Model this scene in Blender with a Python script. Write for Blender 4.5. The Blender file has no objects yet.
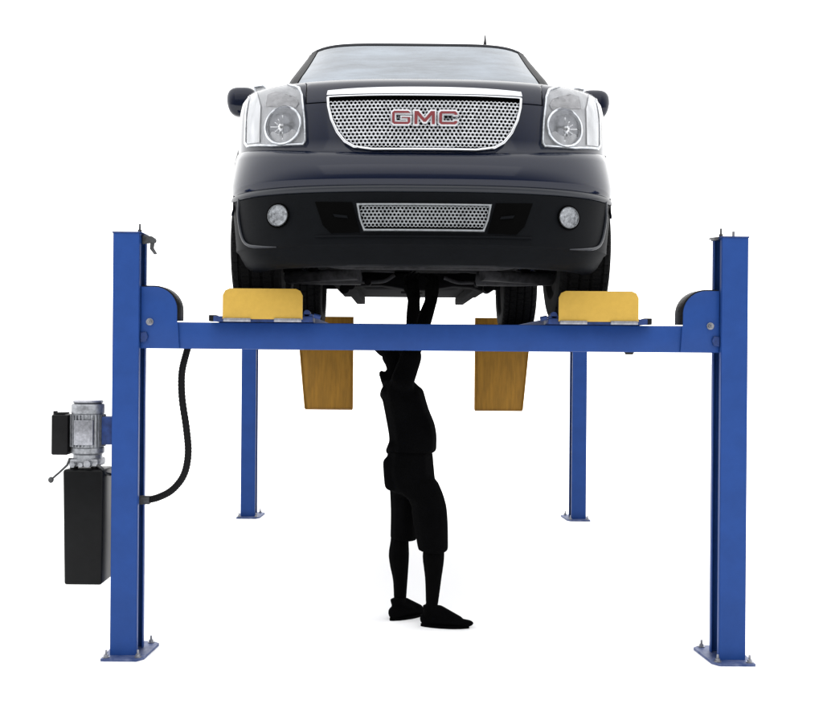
import bpy, bmesh, math, random
from mathutils import Vector, Matrix
random.seed(4)
R = math.radians
scene = bpy.context.scene
COL = scene.collection

# ------------------------------------------------------------------ camera, light, exposure
FPX = 1062.0                                    # focal length in photograph pixels (823 wide)
CAMZ = 1.60
cd = bpy.data.cameras.new("camera"); cam = bpy.data.objects.new("camera", cd); COL.objects.link(cam)
cd.sensor_width = 36; cd.lens = FPX / 823 * 36
cd.shift_x = 15.5 / 823; cd.shift_y = -3.0 / 823
cd.clip_end = 1000
cam.matrix_world = Matrix.Translation((0, 0, CAMZ)) @ Matrix.Rotation(R(90), 4, 'X') @ Matrix.Rotation(R(0.45), 4, 'Z')
scene.camera = cam
scene.view_settings.view_transform = 'Standard'
scene.view_settings.look = 'None'
scene.view_settings.exposure = 0
scene.view_settings.gamma = 1

world = bpy.data.worlds.new("World"); scene.world = world; world.use_nodes = True
wn = world.node_tree; wn.nodes.clear()
def N(nt, typ, **kw):
    n = nt.nodes.new(typ)
    for k, v in kw.items(): setattr(n, k, v)
    return n
wo = N(wn, 'ShaderNodeOutputWorld'); wb = N(wn, 'ShaderNodeBackground')
tc = N(wn, 'ShaderNodeTexCoord'); sx = N(wn, 'ShaderNodeSeparateXYZ')
ad = N(wn, 'ShaderNodeMath', operation='MULTIPLY_ADD'); ad.inputs[1].default_value = 1.0
mr = N(wn, 'ShaderNodeMapRange', interpolation_type='SMOOTHSTEP')
mr.inputs['From Min'].default_value = -0.85; mr.inputs['From Max'].default_value = 0.25
mr.inputs['To Min'].default_value = 0.22; mr.inputs['To Max'].default_value = 2.5
wn.links.new(tc.outputs['Generated'], sx.inputs[0])
wn.links.new(sx.outputs['Y'], ad.inputs[0]); wn.links.new(sx.outputs['Z'], ad.inputs[2])
wn.links.new(ad.outputs[0], mr.inputs['Value'])
wb.inputs['Color'].default_value = (1, 1, 1, 1)
wn.links.new(mr.outputs[0], wb.inputs['Strength']); wn.links.new(wb.outputs[0], wo.inputs[0])

def area(name, loc, target, size, energy, color=(1, 1, 1)):
    l = bpy.data.lights.new(name, 'AREA'); l.shape = 'RECTANGLE'
    l.size, l.size_y = size; l.energy = energy; l.color = color
    o = bpy.data.objects.new(name, l); COL.objects.link(o); o.location = loc
    o.rotation_euler = (Vector(target) - Vector(loc)).to_track_quat('-Z', 'Y').to_euler()
area("added_soft_light", (0.0, -3.0, 8.0), (0.2, 6.0, 1.5), (12, 5), 130)  # added lamp behind and above the camera, lights floor and front faces

# ------------------------------------------------------------------ materials
def mat(name, col, rough=0.5, metal=0.0, spec=0.5, coat=0.0, var=0.0, vscale=8.0, bump=0.0, bscale=60.0, stretch=None, col2=None, rvar=0.0):
    m = bpy.data.materials.new(name); m.use_nodes = True
    nt = m.node_tree; b = nt.nodes['Principled BSDF']
    b.inputs['Base Color'].default_value = (*col, 1)
    b.inputs['Roughness'].default_value = rough; b.inputs['Metallic'].default_value = metal
    b.inputs['Specular IOR Level'].default_value = spec
    b.inputs['Coat Weight'].default_value = coat; b.inputs['Coat Roughness'].default_value = 0.06
    t = N(nt, 'ShaderNodeTexCoord'); mp = N(nt, 'ShaderNodeMapping')
    nt.links.new(t.outputs['Object'], mp.inputs[0])
    if stretch: mp.inputs['Scale'].default_value = stretch
    if var or rvar:
        no = N(nt, 'ShaderNodeTexNoise'); no.inputs['Scale'].default_value = vscale; no.inputs['Detail'].default_value = 6
        no.inputs['Roughness'].default_value = 0.65
        nt.links.new(mp.outputs[0], no.inputs['Vector'])
        if var:
            cr = N(nt, 'ShaderNodeValToRGB')
            c2 = col2 if col2 else tuple(c * (1 - var) for c in col)
            c1 = col if col2 else tuple(min(1, c * (1 + var * 0.6)) for c in col)
            cr.color_ramp.elements[0].position = 0.35; cr.color_ramp.elements[0].color = (*c2, 1)
            cr.color_ramp.elements[1].position = 0.65; cr.color_ramp.elements[1].color = (*c1, 1)
            nt.links.new(no.outputs['Fac'], cr.inputs[0]); nt.links.new(cr.outputs[0], b.inputs['Base Color'])
        if rvar:
            mm = N(nt, 'ShaderNodeMapRange'); mm.inputs['To Min'].default_value = max(0.02, rough - rvar); mm.inputs['To Max'].default_value = rough + rvar
            nt.links.new(no.outputs['Fac'], mm.inputs['Value']); nt.links.new(mm.outputs[0], b.inputs['Roughness'])
    if bump:
        n2 = N(nt, 'ShaderNodeTexNoise'); n2.inputs['Scale'].default_value = bscale; n2.inputs['Detail'].default_value = 4
        bp = N(nt, 'ShaderNodeBump'); bp.inputs['Strength'].default_value = bump; bp.inputs['Distance'].default_value = 0.004
        nt.links.new(mp.outputs[0], n2.inputs['Vector']); nt.links.new(n2.outputs['Fac'], bp.inputs['Height'])
        nt.links.new(bp.outputs[0], b.inputs['Normal'])
    return m

M = dict(
    floor=mat('white_studio_floor', (0.93, 0.93, 0.93), 0.9, spec=0.1),
    blue=mat('blue_powder_coat', (0.012, 0.046, 0.190), 0.42, spec=0.15, var=0.10, vscale=5, bump=0.10, bscale=160, rvar=0.08),
    blue_dull=mat('blue_paint_worn', (0.012, 0.032, 0.125), 0.55, spec=0.25, var=0.35, vscale=25, bump=0.2),
    yellow=mat('yellow_paint', (0.42, 0.265, 0.045), 0.5, spec=0.2, var=0.05, vscale=30, bump=0.15, bscale=90),
    ramp=mat('shaded_ramp_yellow', (0.24, 0.118, 0.012), 0.55, spec=0.2, var=0.22, vscale=7, stretch=(4, 4, .5), bump=0.25, bscale=30),  # yellow ramp paint darkened to ochre, its shade in the colour
    steel=mat('zinc_steel', (0.27, 0.275, 0.30), 0.38, metal=0.9, var=0.3, vscale=60, bump=0.2),
    darksteel=mat('dark_steel', (0.05, 0.052, 0.055), 0.5, metal=0.4, var=0.4, vscale=30, bump=0.3),
    alu=mat('cast_aluminium', (0.27, 0.28, 0.30), 0.42, metal=0.75, var=0.35, vscale=40, bump=0.4, bscale=90),
    black=mat('black_plastic', (0.0035, 0.0035, 0.004), 0.5, spec=0.14, var=0.3, vscale=20, bump=0.15),
    tank=mat('black_tank_paint', (0.0028, 0.003, 0.0034), 0.38, spec=0.12, var=0.3, vscale=9, bump=0.12, bscale=40),
    rubber=mat('hose_rubber', (0.003, 0.003, 0.0035), 0.6, spec=0.12, bump=0.2),
    paint=mat('navy_car_paint', (0.0024, 0.0046, 0.0145), 0.13, spec=0.16, coat=0.36, rvar=0.04, vscale=3),
    bumper=mat('black_bumper_plastic', (0.0022, 0.0027, 0.0036), 0.6, spec=0.05, var=0.15, vscale=12, bump=0.15, bscale=300),
    cavity_shade=mat('painted_cavity_shade', (0.0012, 0.0012, 0.0012), 0.9, spec=0.02, var=0.2),  # near-black colour stands in for the shade inside openings
    chrome=mat('chrome', (0.50, 0.51, 0.53), 0.14, metal=1.0, rvar=0.05, vscale=20),
    mesh=mat('chromed_mesh', (0.40, 0.41, 0.43), 0.28, metal=0.85, var=0.35, vscale=60),
    meshdull=mat('dull_chromed_mesh', (0.20, 0.21, 0.22), 0.35, metal=0.85, var=0.2, vscale=60),
    refl=mat('lamp_reflector', (0.48, 0.50, 0.53), 0.22, metal=0.8, var=0.3, vscale=25, bump=0.4, bscale=45),
    reflpale=mat('pale_lamp_housing', (0.47, 0.48, 0.50), 0.35, metal=0.3, var=0.3, vscale=14, stretch=(1, 1, .3), bump=0.3, bscale=25),
    turn=mat('turn_lamp_reflector', (0.20, 0.20, 0.21), 0.25, metal=0.6, var=0.4, vscale=30, stretch=(.5, 1, 1.5), bump=0.2, bscale=14),
    lampback=mat('lamp_backing', (0.26, 0.265, 0.28), 0.3, metal=0.4, var=0.25, vscale=16, stretch=(1.5, 1.5, .35), bump=0.06, bscale=14),
    bowl=mat('lamp_bowl', (0.13, 0.135, 0.15), 0.2, metal=0.8, var=0.3, vscale=26, bump=0.25, bscale=28),
    glass=mat('windscreen_glass', (0.12, 0.145, 0.175), 0.13, spec=0.5, var=0.5, vscale=1.6, stretch=(1, 3, 4)),
    sideglass=mat('tinted_side_glass', (0.012, 0.014, 0.016), 0.06, spec=0.6, coat=0.6, rvar=0.02),
    red=mat('red_emblem', (0.14, 0.016, 0.020), 0.35, coat=0.4, var=0.15, vscale=40),
    trim=mat('satin_trim_highlight', (0.009, 0.011, 0.016), 0.38, spec=0.28, coat=0.08, rvar=.06),  # grey roof header trim; on the bumper a painted highlight
    fogrefl=mat('fog_lamp_reflector', (0.20, 0.21, 0.225), 0.25, metal=0.8, var=0.6, vscale=45, bump=0.6, bscale=60),
    wornplate=mat('worn_plate_paint', (0.09, 0.115, 0.22), 0.5, metal=0.2, var=0.5, vscale=22, bump=0.3, col2=(0.012, 0.035, 0.13)),
    letter=mat('bright_letter_metal', (0.44, 0.45, 0.47), 0.3, metal=0.7, rvar=.05),
    tyre=mat('tyre_rubber', (0.0028, 0.0028, 0.003), 0.8, spec=0.08, var=0.2, bump=0.3, bscale=120),
    rim=mat('alloy_rim', (0.5, 0.5, 0.52), 0.3, metal=0.9, rvar=0.1),
    chassis=mat('chassis_black', (0.003, 0.003, 0.0034), 0.9, spec=0.02, var=0.5, vscale=14, bump=0.4),
    chassisgrey=mat('chassis_grey', (0.020, 0.020, 0.022), 0.6, spec=0.08, metal=0.0, var=0.5, vscale=18, bump=0.3),
    cloth=mat('silhouette_cloth', (0.0016, 0.0016, 0.0018), 0.95, spec=0.02, bump=0.4, bscale=200, var=0.2),  # figure's silhouette darkness put into the cloth colour
    skin=mat('silhouette_black', (0.0014, 0.0014, 0.0015), 0.9, spec=0.02, var=0.2, vscale=20),
)
# clear lamp cover: mostly see-through with a glossy skin
def clear_mat():
    m = bpy.data.materials.new('clear_lamp_cover'); m.use_nodes = True; nt = m.node_tree; nt.nodes.clear()
    o = N(nt, 'ShaderNodeOutputMaterial'); mx = N(nt, 'ShaderNodeMixShader'); tr = N(nt, 'ShaderNodeBsdfTransparent')
    gl = N(nt, 'ShaderNodeBsdfPrincipled'); gl.inputs['Base Color'].default_value = (.25, .26, .27, 1); gl.inputs['Roughness'].default_value = .08
    gl.inputs['Specular IOR Level'].default_value = 0.8
    no = N(nt, 'ShaderNodeTexNoise'); no.inputs['Scale'].default_value = 9; rg = N(nt, 'ShaderNodeMapRange')
    rg.inputs['To Min'].default_value = 0.04; rg.inputs['To Max'].default_value = 0.16
    nt.links.new(no.outputs['Fac'], rg.inputs['Value']); nt.links.new(rg.outputs[0], mx.inputs[0])
    nt.links.new(tr.outputs[0], mx.inputs[1]); nt.links.new(gl.outputs[0], mx.inputs[2]); nt.links.new(mx.outputs[0], o.inputs[0])
    return m
M['clear'] = clear_mat()

# ------------------------------------------------------------------ object helpers
WLOC = {}
def thing(name, label, cat, loc):
    o = bpy.data.objects.new(name, None); COL.objects.link(o); o.location = loc; o.empty_display_size = 0.2
    o['label'] = label; o['category'] = cat; WLOC[o.name] = Vector(loc); return o
def finish_mesh(bm, name, m, ang=35):
    me = bpy.data.meshes.new(name)
    bmesh.ops.recalc_face_normals(bm, faces=bm.faces[:])
    bm.to_mesh(me); bm.free(); me.materials.append(m)
    for p in me.polygons: p.use_smooth = True
    me.set_sharp_from_angle(angle=R(ang))
    return me
def obj(name, bm, m, parent=None, label=None, ang=35):
    """mesh given in world coordinates -> object whose origin sits at the mesh's own centre"""
    me = finish_mesh(bm, name, m, ang) if isinstance(bm, bmesh.types.BMesh) else bm
    if not isinstance(bm, bmesh.types.BMesh):
        me.materials.clear(); me.materials.append(m)
        for p in me.polygons: p.use_smooth = True
        me.set_sharp_from_angle(angle=R(ang))
    vs = [v.co for v in me.vertices]
    lo = Vector([min(v[i] for v in vs) for i in range(3)]); hi = Vector([max(v[i] for v in vs) for i in range(3)])
    c = Vector(((lo.x + hi.x) / 2, (lo.y + hi.y) / 2, lo.z))
    me.transform(Matrix.Translation(-c))
    o = bpy.data.objects.new(name, me); COL.objects.link(o)
    WLOC[o.name] = c
    if parent: o.parent = parent; o.location = c - WLOC[parent.name]
    else: o.location = c
    if label: o['label'] = label
    return o
def BM(): return bmesh.new()
def merge(bm, b2):
    me = bpy.data.meshes.new('tmp'); b2.to_mesh(me); b2.free(); bm.from_mesh(me); bpy.data.meshes.remove(me)
def box(bm, x0, x1, y0, y1, z0, z1, bev=0.003, mtx=None):
    b = BM(); bmesh.ops.create_cube(b, size=1)
    for v in b.verts:
        v.co = Vector((x0 + (v.co.x + .5) * (x1 - x0), y0 + (v.co.y + .5) * (y1 - y0), z0 + (v.co.z + .5) * (z1 - z0)))
    if bev: bmesh.ops.bevel(b, geom=b.edges[:], offset=bev, segments=2, affect='EDGES', profile=0.5)
    if mtx: b.transform(mtx)
    merge(bm, b); return bm
def frame_of(d):
    d = Vector(d).normalized(); a = Vector((0, 0, 1)) if abs(d.z) < .9 else Vector((1, 0, 0))
    u = d.cross(a).normalized(); return u, d.cross(u).normalized()
def tube(bm, pts, rad, n=12, caps=True):
    pts = [Vector(p) for p in pts]; rs = rad if isinstance(rad, (list, tuple)) else [rad] * len(pts)
    rings = []; u = None
    for i, p in enumerate(pts):
        d = (pts[min(i + 1, len(pts) - 1)] - pts[max(i - 1, 0)]).normalized()
        if u is None: u, w = frame_of(d)
        else:
            u = (u - d * u.dot(d)).normalized(); w = d.cross(u)
        rings.append([bm.verts.new(p + (u * math.cos(2 * math.pi * k / n) + w * math.sin(2 * math.pi * k / n)) * rs[i]) for k in range(n)])
    for a, b in zip(rings, rings[1:]):
        for k in range(n): bm.faces.new((a[k], a[(k + 1) % n], b[(k + 1) % n], b[k]))
    if caps: bm.faces.new(rings[0][::-1]); bm.faces.new(rings[-1])
    return bm
def cyl(bm, p0, p1, r0, r1=None, n=24):
    return tube(bm, [p0, p1], [r0, r0 if r1 is None else r1], n)
def spline(pts, k=8):
    P = [Vector(p) for p in pts]; P = [P[0] * 2 - P[1]] + P + [P[-1] * 2 - P[-2]]; out = []
    for i in range(1, len(P) - 2):
        for j in range(k):
            t = j / k; a, b, c, d = P[i - 1:i + 3]
            out.append(0.5 * ((2 * b) + (c - a) * t + (2 * a - 5 * b + 4 * c - d) * t * t + (3 * b - a - 3 * c + d) * t ** 3))
    out.append(P[-2]); return out
def prism(bm, poly, y0, y1, bev=0.0):
    """polygon in x,z extruded in y"""
    b = BM(); a = [b.verts.new((x, y0, z)) for x, z in poly]; f = b.faces.new(a)
    r = bmesh.ops.extrude_face_region(b, geom=[f])
    for v in r['geom']:
        if isinstance(v, bmesh.types.BMVert): v.co.y = y1
    if bev: bmesh.ops.bevel(b, geom=b.edges[:], offset=bev, segments=2, affect='EDGES', profile=0.5)
    merge(bm, b); return bm
def lathe(bm, prof, centre, axis='X', n=48):
    """prof: list of (radius, offset along axis)"""
    c = Vector(centre); rings = []
    for r, h in prof:
        ring = []
        for k in range(n):
            a = 2 * math.pi * k / n; p, q = r * math.cos(a), r * math.sin(a)
            v = {'X': (h, p, q), 'Y': (p, h, q), 'Z': (p, q, h)}[axis]
            ring.append(bm.verts.new(c + Vector(v)))
        rings.append(ring)
    for a, b in zip(rings, rings[1:]):
        for k in range(n): bm.faces.new((a[k], a[(k + 1) % n], b[(k + 1) % n], b[k]))
    for r in (rings[0], rings[-1]):
        bm.faces.new(r)
    return bm
def hexbolt(bm, c, axis, r, h, stud=0.0):
    c = Vector(c); ax = Vector(axis).normalized()
    cyl(bm, c, c + ax * h * .25, r * 1.5, n=20); cyl(bm, c + ax * h * .25, c + ax * h, r, n=6)
    if stud: cyl(bm, c + ax * h, c + ax * (h + stud), r * .5, r * .45, n=10)
def evaluated(o):
    dg = bpy.context.evaluated_depsgraph_get(); dg.update()
    return bpy.data.meshes.new_from_object(o.evaluated_get(dg))
def boolean(me, cutters, op='DIFFERENCE'):
    t = bpy.data.objects.new('bool_target', me); COL.objects.link(t); cs = []
    for bm in cutters:
        bmesh.ops.recalc_face_normals(bm, faces=bm.faces[:])
        cm = bpy.data.meshes.new('c'); bm.to_mesh(cm); bm.free()
        c = bpy.data.objects.new('bool_cutter', cm); COL.objects.link(c); cs.append(c)
        md = t.modifiers.new('b', 'BOOLEAN'); md.operation = op; md.object = c; md.solver = 'EXACT'
    r = evaluated(t)
    for o in cs + [t]: bpy.data.objects.remove(o)
    return r
def raw(bm):
    bmesh.ops.recalc_face_normals(bm, faces=bm.faces[:]); me = bpy.data.meshes.new('raw'); bm.to_mesh(me); bm.free(); return me

# ------------------------------------------------------------------ setting
b = BM(); f = b.faces.new([b.verts.new(p) for p in ((-150, -150, 0), (150, -150, 0), (150, 150, 0), (-150, 150, 0))])
fl = obj('floor', b, M['floor']); fl['kind'] = 'structure'; fl['label'] = 'plain white floor'

# ================================================================== FOUR POST LIFT
LC = 0.176                                        # centre line of the lift
YF, YR = 5.50, 10.12                              # front faces of the front and rear posts
PH = 2.20
lift = thing('four_post_lift', 'blue four-post car lift with yellow wheel stops and ramps, holding up the dark vehicle', 'car lift', (LC, 7.8, 0))

def post(side, y0, rear=False):
    """C-section column, open towards the beam. side -1 left, +1 right"""
    X = lambda v: LC + side * v                   # v = distance from centre line
    a, o_ = 1.508, 1.646; d = 0.17; t = 0.007; lip = 0.035
    poly = [(o_, 0), (o_, d), (a, d), (a, d - lip), (a + t, d - lip), (a + t, d - t), (o_ - t, d - t),
            (o_ - t, t), (a + t, t), (a + t, lip), (a, lip), (a, 0)]
    bm = BM(); vs = [bm.verts.new((X(x), y0 + y, 0.012)) for x, y in poly]; f = bm.faces.new(vs)
    r = bmesh.ops.extrude_face_region(bm, geom=[f])
    for v in r['geom']:
        if isinstance(v, bmesh.types.BMVert): v.co.z = PH
    sel = [e for e in bm.edges if abs(e.verts[0].co.z - e.verts[1].co.z) > 1]
    bmesh.ops.bevel(bm, geom=sel, offset=0.003, segments=2, affect='EDGES')
    p = obj('post', bm, M['blue'], lift)
    # base plate with clipped inner corner
    x0, x1 = 1.462, 1.675
    bm = BM(); b2 = BM()
    pl = [(x1, -.07), (x1, .27), (x0 + .02, .27), (x0 - .02, .23), (x0, -.03), (x0 + .03, -.07)]
    vs = [b2.verts.new((X(x), y0 + y, 0.0)) for x, y in pl]; f = b2.faces.new(vs)
    r = bmesh.ops.extrude_face_region(b2, geom=[f])
    for v in r['geom']:
        if isinstance(v, bmesh.types.BMVert): v.co.z = 0.014
    merge(bm, b2)
    # weld gussets at the foot
    for yy in (y0 - 0.001, y0 + d + 0.001):
        s = -1 if yy < y0 + .05 else 1
        b3 = BM(); tri = [(X(1.577) - .004, yy, .0145), (X(1.577) - .004, yy + s * .045, .0145), (X(1.577) - .004, yy, .06)]
    obj('base_plate', bm, M['wornplate'], p)
    for bx_, by_ in ((x1 - .022, -.045), (x0 + .03, -.035), (x1 - .025, .245), (x0 + .025, .24)):
        bm = BM(); hexbolt(bm, (X(bx_), y0 + by_, .0145), (0, 0, 1), .012, .016, stud=.022); obj('anchor_bolt', bm, M['steel'], p)
    # locking ladder inside the channel
    bm = BM(); xm = 1.575; 
    box(bm, *sorted((X(xm - .004), X(xm + .004))), y0 + .045, y0 + .052, .06, PH - .01, 0)
    box(bm, *sorted((X(xm - .004), X(xm + .004))), y0 + .112, y0 + .119, .06, PH - .01, 0)
    z = .12
    while z < PH - .05:
        box(bm, *sorted((X(xm - .004), X(xm + .004))), y0 + .052, y0 + .112, z, z + .03, 0); z += .10
    obj('locking_ladder', bm, M['darksteel'], p)
    # lifting cable
    bm = BM(); cyl(bm, (X(1.53), y0 + .085, .3), (X(1.53), y0 + .085, PH + .012), .006, n=10); obj('cable', bm, M['darksteel'], p)
    # top cap
    bm = BM(); box(bm, *sorted((X(1.500), X(1.650))), y0 - .004, y0 + d + .004, PH, PH + .008, .002)
    obj('top_cap', bm, M['blue_dull'], p)
    bm = BM(); hexbolt(bm, (X(1.528), y0 + .085, PH + .008), (0, 0, 1), .011, .02, stud=.03); obj('cable_nut', bm, M['darksteel'], p)
    return p, X

pl, XL = post(-1, YF); pr, XR = post(1, YF); post(-1, YR); post(1, YR)
# small extras on the front post tops
bm = BM(); cyl(bm, (XR(1.577), YF + .03, PH + .008), (XR(1.577), YF + .03, PH + .036), .007, n=10); obj('stud', bm, M['steel'], pr)
bm = BM(); prism(bm, [(XR(1.50), PH - .006), (XR(1.46), PH + .004), (XR(1.50), PH + .008)], YF + .03, YF + .10); obj('cap_tab', bm, M['darksteel'], pr)
bm = BM()
prism(bm, [(XL(1.507), PH - .005), (XL(1.455), PH - .01), (XL(1.445), PH - .03), (XL(1.45), PH - .07), (XL(1.432), PH - .10), (XL(1.445), PH - .105), (XL(1.468), PH - .075), (XL(1.465), PH - .045), (XL(1.507), PH - .05)], YF + .05, YF + .075, .002)
cyl(bm, (XL(1.455), YF + .045, PH - .03), (XL(1.455), YF + .085, PH - .03), .016, n=16)
obj('limit_hook', bm, M['darksteel'], pl, label='dark hook bracket at the top of the post')

# ---- crossbeams
ZB0, ZB1 = 1.603, 1.742
def crossbeam(y0):
    yb0, yb1 = y0 + .037, y0 + .132
    bm = BM(); box(bm, LC - 1.56, LC + 1.56, yb0, yb1, ZB0, ZB1, .006)
    cb = obj('crossbeam', bm, M['blue'], lift)
    for s in (-1, 1):
        X = lambda v: LC + s * v
        # end plate with quarter-round top
        arc = [(1.395 + .015 - .0, 1.93)]
        cx, cz, r = 1.437, 1.805, .120
        pts = [(1.505, ZB0 + .002), (1.505, cz + r)]
        pts += [(cx - r * math.sin(a), cz + r * math.cos(a)) for a in [R(k * 10) for k in range(0, 10)]]
        pts += [(cx - r, 1.745), (cx - r - .004, 1.7405), (cx - r - .012, ZB0 + .002)]
        bm = BM(); prism(bm, [(X(x), z) for x, z in pts], yb0 - .010, yb0 - .0015, .0015); pe = obj('end_plate', bm, M['blue'], cb)
        r2 = r + .007
        pts = [(1.505, 1.75), (1.505, cz + r2 )]
        pts += [(cx - r2 * math.sin(a), cz + r2 * math.cos(a)) for a in [R(k * 9) for k in range(0, 11)]]
        pts += [(cx - r2, 1.75)]
        bm = BM(); prism(bm, [(X(x), z) for x, z in pts], yb0 - .0005, yb1 + .04, .004); obj('pulley_cover', bm, M['black'], cb)
        bm = BM(); hexbolt(bm, (X(1.458), yb0 - .0105, 1.742), (0, -1, 0), .0125, .022, stud=.012); obj('pulley_bolt', bm, M['steel'], cb)
        bm = BM(); prism(bm, [(X(1.505), 1.635), (X(1.505), 1.685), (X(1.475), 1.69), (X(1.465), 1.665), (X(1.475), 1.64)], yb0 - .022, yb0 - .0103, .003)
        obj('recess_block', bm, M['blue_dull'], cb)  # darker blue block stands for a recess, shade in its colour
        # black slider pad clasping the post lip
    return cb
cbf = crossbeam(YF); crossbeam(YR)
bm = BM(); cyl(bm, (1.225, YF + .08, ZB0), (1.225, YF + .08, ZB0 - .012), .026, .02, n=16)
obj('drain_plug', bm, M['black'], cbf)

# ---- runways
ZP = 1.775
def runway(side):
    xc = LC + side * .862; w = .255
    bm = BM()
    box(bm, xc - w, xc + w, YF + .14, YR - .005, ZP - .008, ZP, .001)
    box(bm, xc - w, xc - w + .008, YF + .14, YR - .005, ZP - .15, ZP - .008, .001)
    box(bm, xc + w - .008, xc + w, YF + .14, YR - .005, ZP - .15, ZP - .008, .001)
    for k in range(9): 
        y = YF + .3 + k * .52; box(bm, xc - w + .008, xc + w - .008, y, y + .05, ZP - .10, ZP - .008, .001)
    rw = obj('runway', bm, M['blue_dull'], lift)
    # front end tongue lying on the beam
    bm = BM(); box(bm, xc - w, xc + w, YF - .04, YF + .139, 1.745, ZP - .002, .003)
    obj('end_tongue', bm, M['blue_dull'], rw)
    # wheel stop: yellow plate with clipped corners
    ws = BM(); x0, x1, z0, z1 = xc - .205, xc + .205, 1.752, 1.915; c = .035
    prism(ws, [(x0, z0 + .006), (x0, z1 - c), (x0 + c * .6, z1 - c * .35), (x0 + c, z1), (x1 - c, z1), (x1 - c * .6, z1 - c * .35), (x1, z1 - c), (x1, z0 + .006)] if False else
          [(x0, z0 + .006), (x0, z1 - c), (x0 + c * .35, z1 - c * .3), (x0 + c, z1), (x1 - c, z1), (x1 - c * .35, z1 - c * .3), (x1, z1 - c), (x1, z0 + .006)], YF - .056, YF - .044, .0015)
    wobj = obj('wheel_stop', ws, M['yellow'], rw)
    for k in (-1, 1):
        bm = BM(); box(bm, xc + k * .13 - .07, xc + k * .13 + .07, YF - .064, YF - .057, 1.744, 1.762, .001)
        obj('clamp_strip', bm, M['steel'], wobj)
    # bracket with a small roller beside the stop, on the inner side
    xi = xc - side * .225
    bm = BM(); box(bm, xi - .03, xi + .03, YF - .03, YF + .03, ZP - .001, ZP + .012, .002)
    cyl(bm, (xi, YF - .03, ZP + .016), (xi, YF + .03, ZP + .016), .017, n=18)
    cyl(bm, (xi - side * .035, YF - .02, ZP + .004), (xi - side * .07, YF - .02, ZP - .004), .012, n=12)
    obj('bracket', bm, M['blue_dull'], rw)
    xo = xc + side * .262
    bm = BM(); box(bm, xo - .02, xo + .02, YF - .02, YF + .05, 1.746, ZP + .004, .003); obj('edge_clip', bm, M['black'], rw)
    # approach ramp hanging from the far end
    yr = YR + .20
    xin, xout = LC + side * .595, LC + side * 1.108; xob = LC + side * 1.055
    bm = BM(); prism(bm, [(xin, 1.035), (xin, 1.93), (xout, 1.93), (xout, 1.60), (xob, 1.035)], yr, yr + .008, .001)
    rp = obj('ramp', bm, M['ramp'], rw)
    bm = BM()
    box(bm, *sorted((xin - side * .004, xin + side * .006)), yr - .012, yr + .05, 1.035, 1.93, .001)
    tube(bm, [(xout, yr - .006, 1.93), (xout, yr - .006, 1.60), (xob, yr - .006, 1.035)], .006, n=8)
    box(bm, *sorted((xin, xob)), yr - .008, yr + .05, 1.024, 1.034, .001)
    obj('edge_flange', bm, M['ramp'], rp)
    bm = BM(); cyl(bm, (xin, YR + .17, ZP - .03), (xout, YR + .17, ZP - .03), .018, n=14); 
    box(bm, *sorted((xin, xout)), YR - .004, YR + .16, ZP - .04, ZP - .02, .001)
    obj('hinge', bm, M['darksteel'], rp)
runway(-1); runway(1)

# ---- hydraulic hose from the beam to the post
bm = BM()
K = lambda px, py, d: Vector(((px - 396) * d / FPX, d, CAMZ + (351 - py) * d / FPX))
hp = spline([K(189, 346, YF + .15), K(186, 356, YF + .15), K(182, 375, YF + .14), K(182.5, 400, YF + .12), K(187, 430, YF + .10), K(189, 455, YF + .09), K(185, 476, YF + .085),
             K(174, 491, YF + .085), K(160, 499, YF + .085), K(147, 502, YF + .085), K(139, 502, YF + .085)], 14)
tube(bm, hp, [.0185 + (.0012 if i % 2 else -.0010) for i in range(len(hp))], 14)
obj('hydraulic_hose', bm, M['rubber'], lift)

bm = BM(); cyl(bm, K(151, 502, YF + .085), K(144, 502, YF + .085), .023, n=20); cyl(bm, K(144.5, 502, YF + .085), K(140, 502, YF + .085), .026, n=6)
obj('hose_fitting', bm, M['darksteel'], lift)

# ---- power unit on the outside of the left front post
pu_x = -1.615; pu_y = YF + .08
bm = BM(); box(bm, -1.475 - .055, -1.475 + .003, pu_y - .05, pu_y + .05, 1.10, 1.245, .003)
pu = obj('power_unit', bm, M['blue_dull'], lift, label='blue mounting bracket of the power unit')
bm = BM()
cx, cy = pu_x, pu_y; r = .082
lathe(bm, [(r * .80, 1.312), (r * 1.0, 1.310), (r * 1.04, 1.302), (r * 1.04, 1.262), (r * .98, 1.258), (r * .98, 1.085), (r * 1.04, 1.08), (r * 1.04, 1.055), (r * .9, 1.045), (r * .9, 1.02)], (cx, cy, 0), 'Z', 40)
mo = obj('motor', bm, M['alu'], pu)
bm = BM()
for k in range(28):
    a = 2 * math.pi * k / 28; m4 = Matrix.Translation((cx, cy, 0)) @ Matrix.Rotation(a, 4, 'Z')
    box(bm, r * .97, r * 1.12, -.0022, .0022, 1.088, 1.255, 0, m4)
obj('cooling_fins', bm, M['alu'], mo)
bm = BM(); box(bm, cx - .045, cx + .055, cy - .104, cy - .078, 1.10, 1.23, .006)
box(bm, cx - .035, cx + .045, cy - .107, cy - .1035, 1.12, 1.21, .001)
obj('rating_plate', bm, M['steel'], mo)
bm = BM(); lathe(bm, [(.02, 1.313), (r * .90, 1.314), (r * .97, 1.322), (r * .90, 1.329), (.02, 1.332)], (cx, cy, 0), 'Z', 32)
obj('fan_cover', bm, M['steel'], mo)
bm = BM(); box(bm, cx - .175, cx - .088, cy - .06, cy + .06, 1.045, 1.255, .008)
box(bm, cx - .16, cx - .11, cy - .045, cy + .045, 1.2555, 1.265, .003)
cyl(bm, (cx - .165, cy - .02, 1.235), (cx - .165, cy - .02, 1.272), .012, n=12)
obj('switch_box', bm, M['black'], mo)
bm = BM()
box(bm, cx - .075, cx + .075, cy - .075, cy + .075, .985, 1.028, .012)
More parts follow.
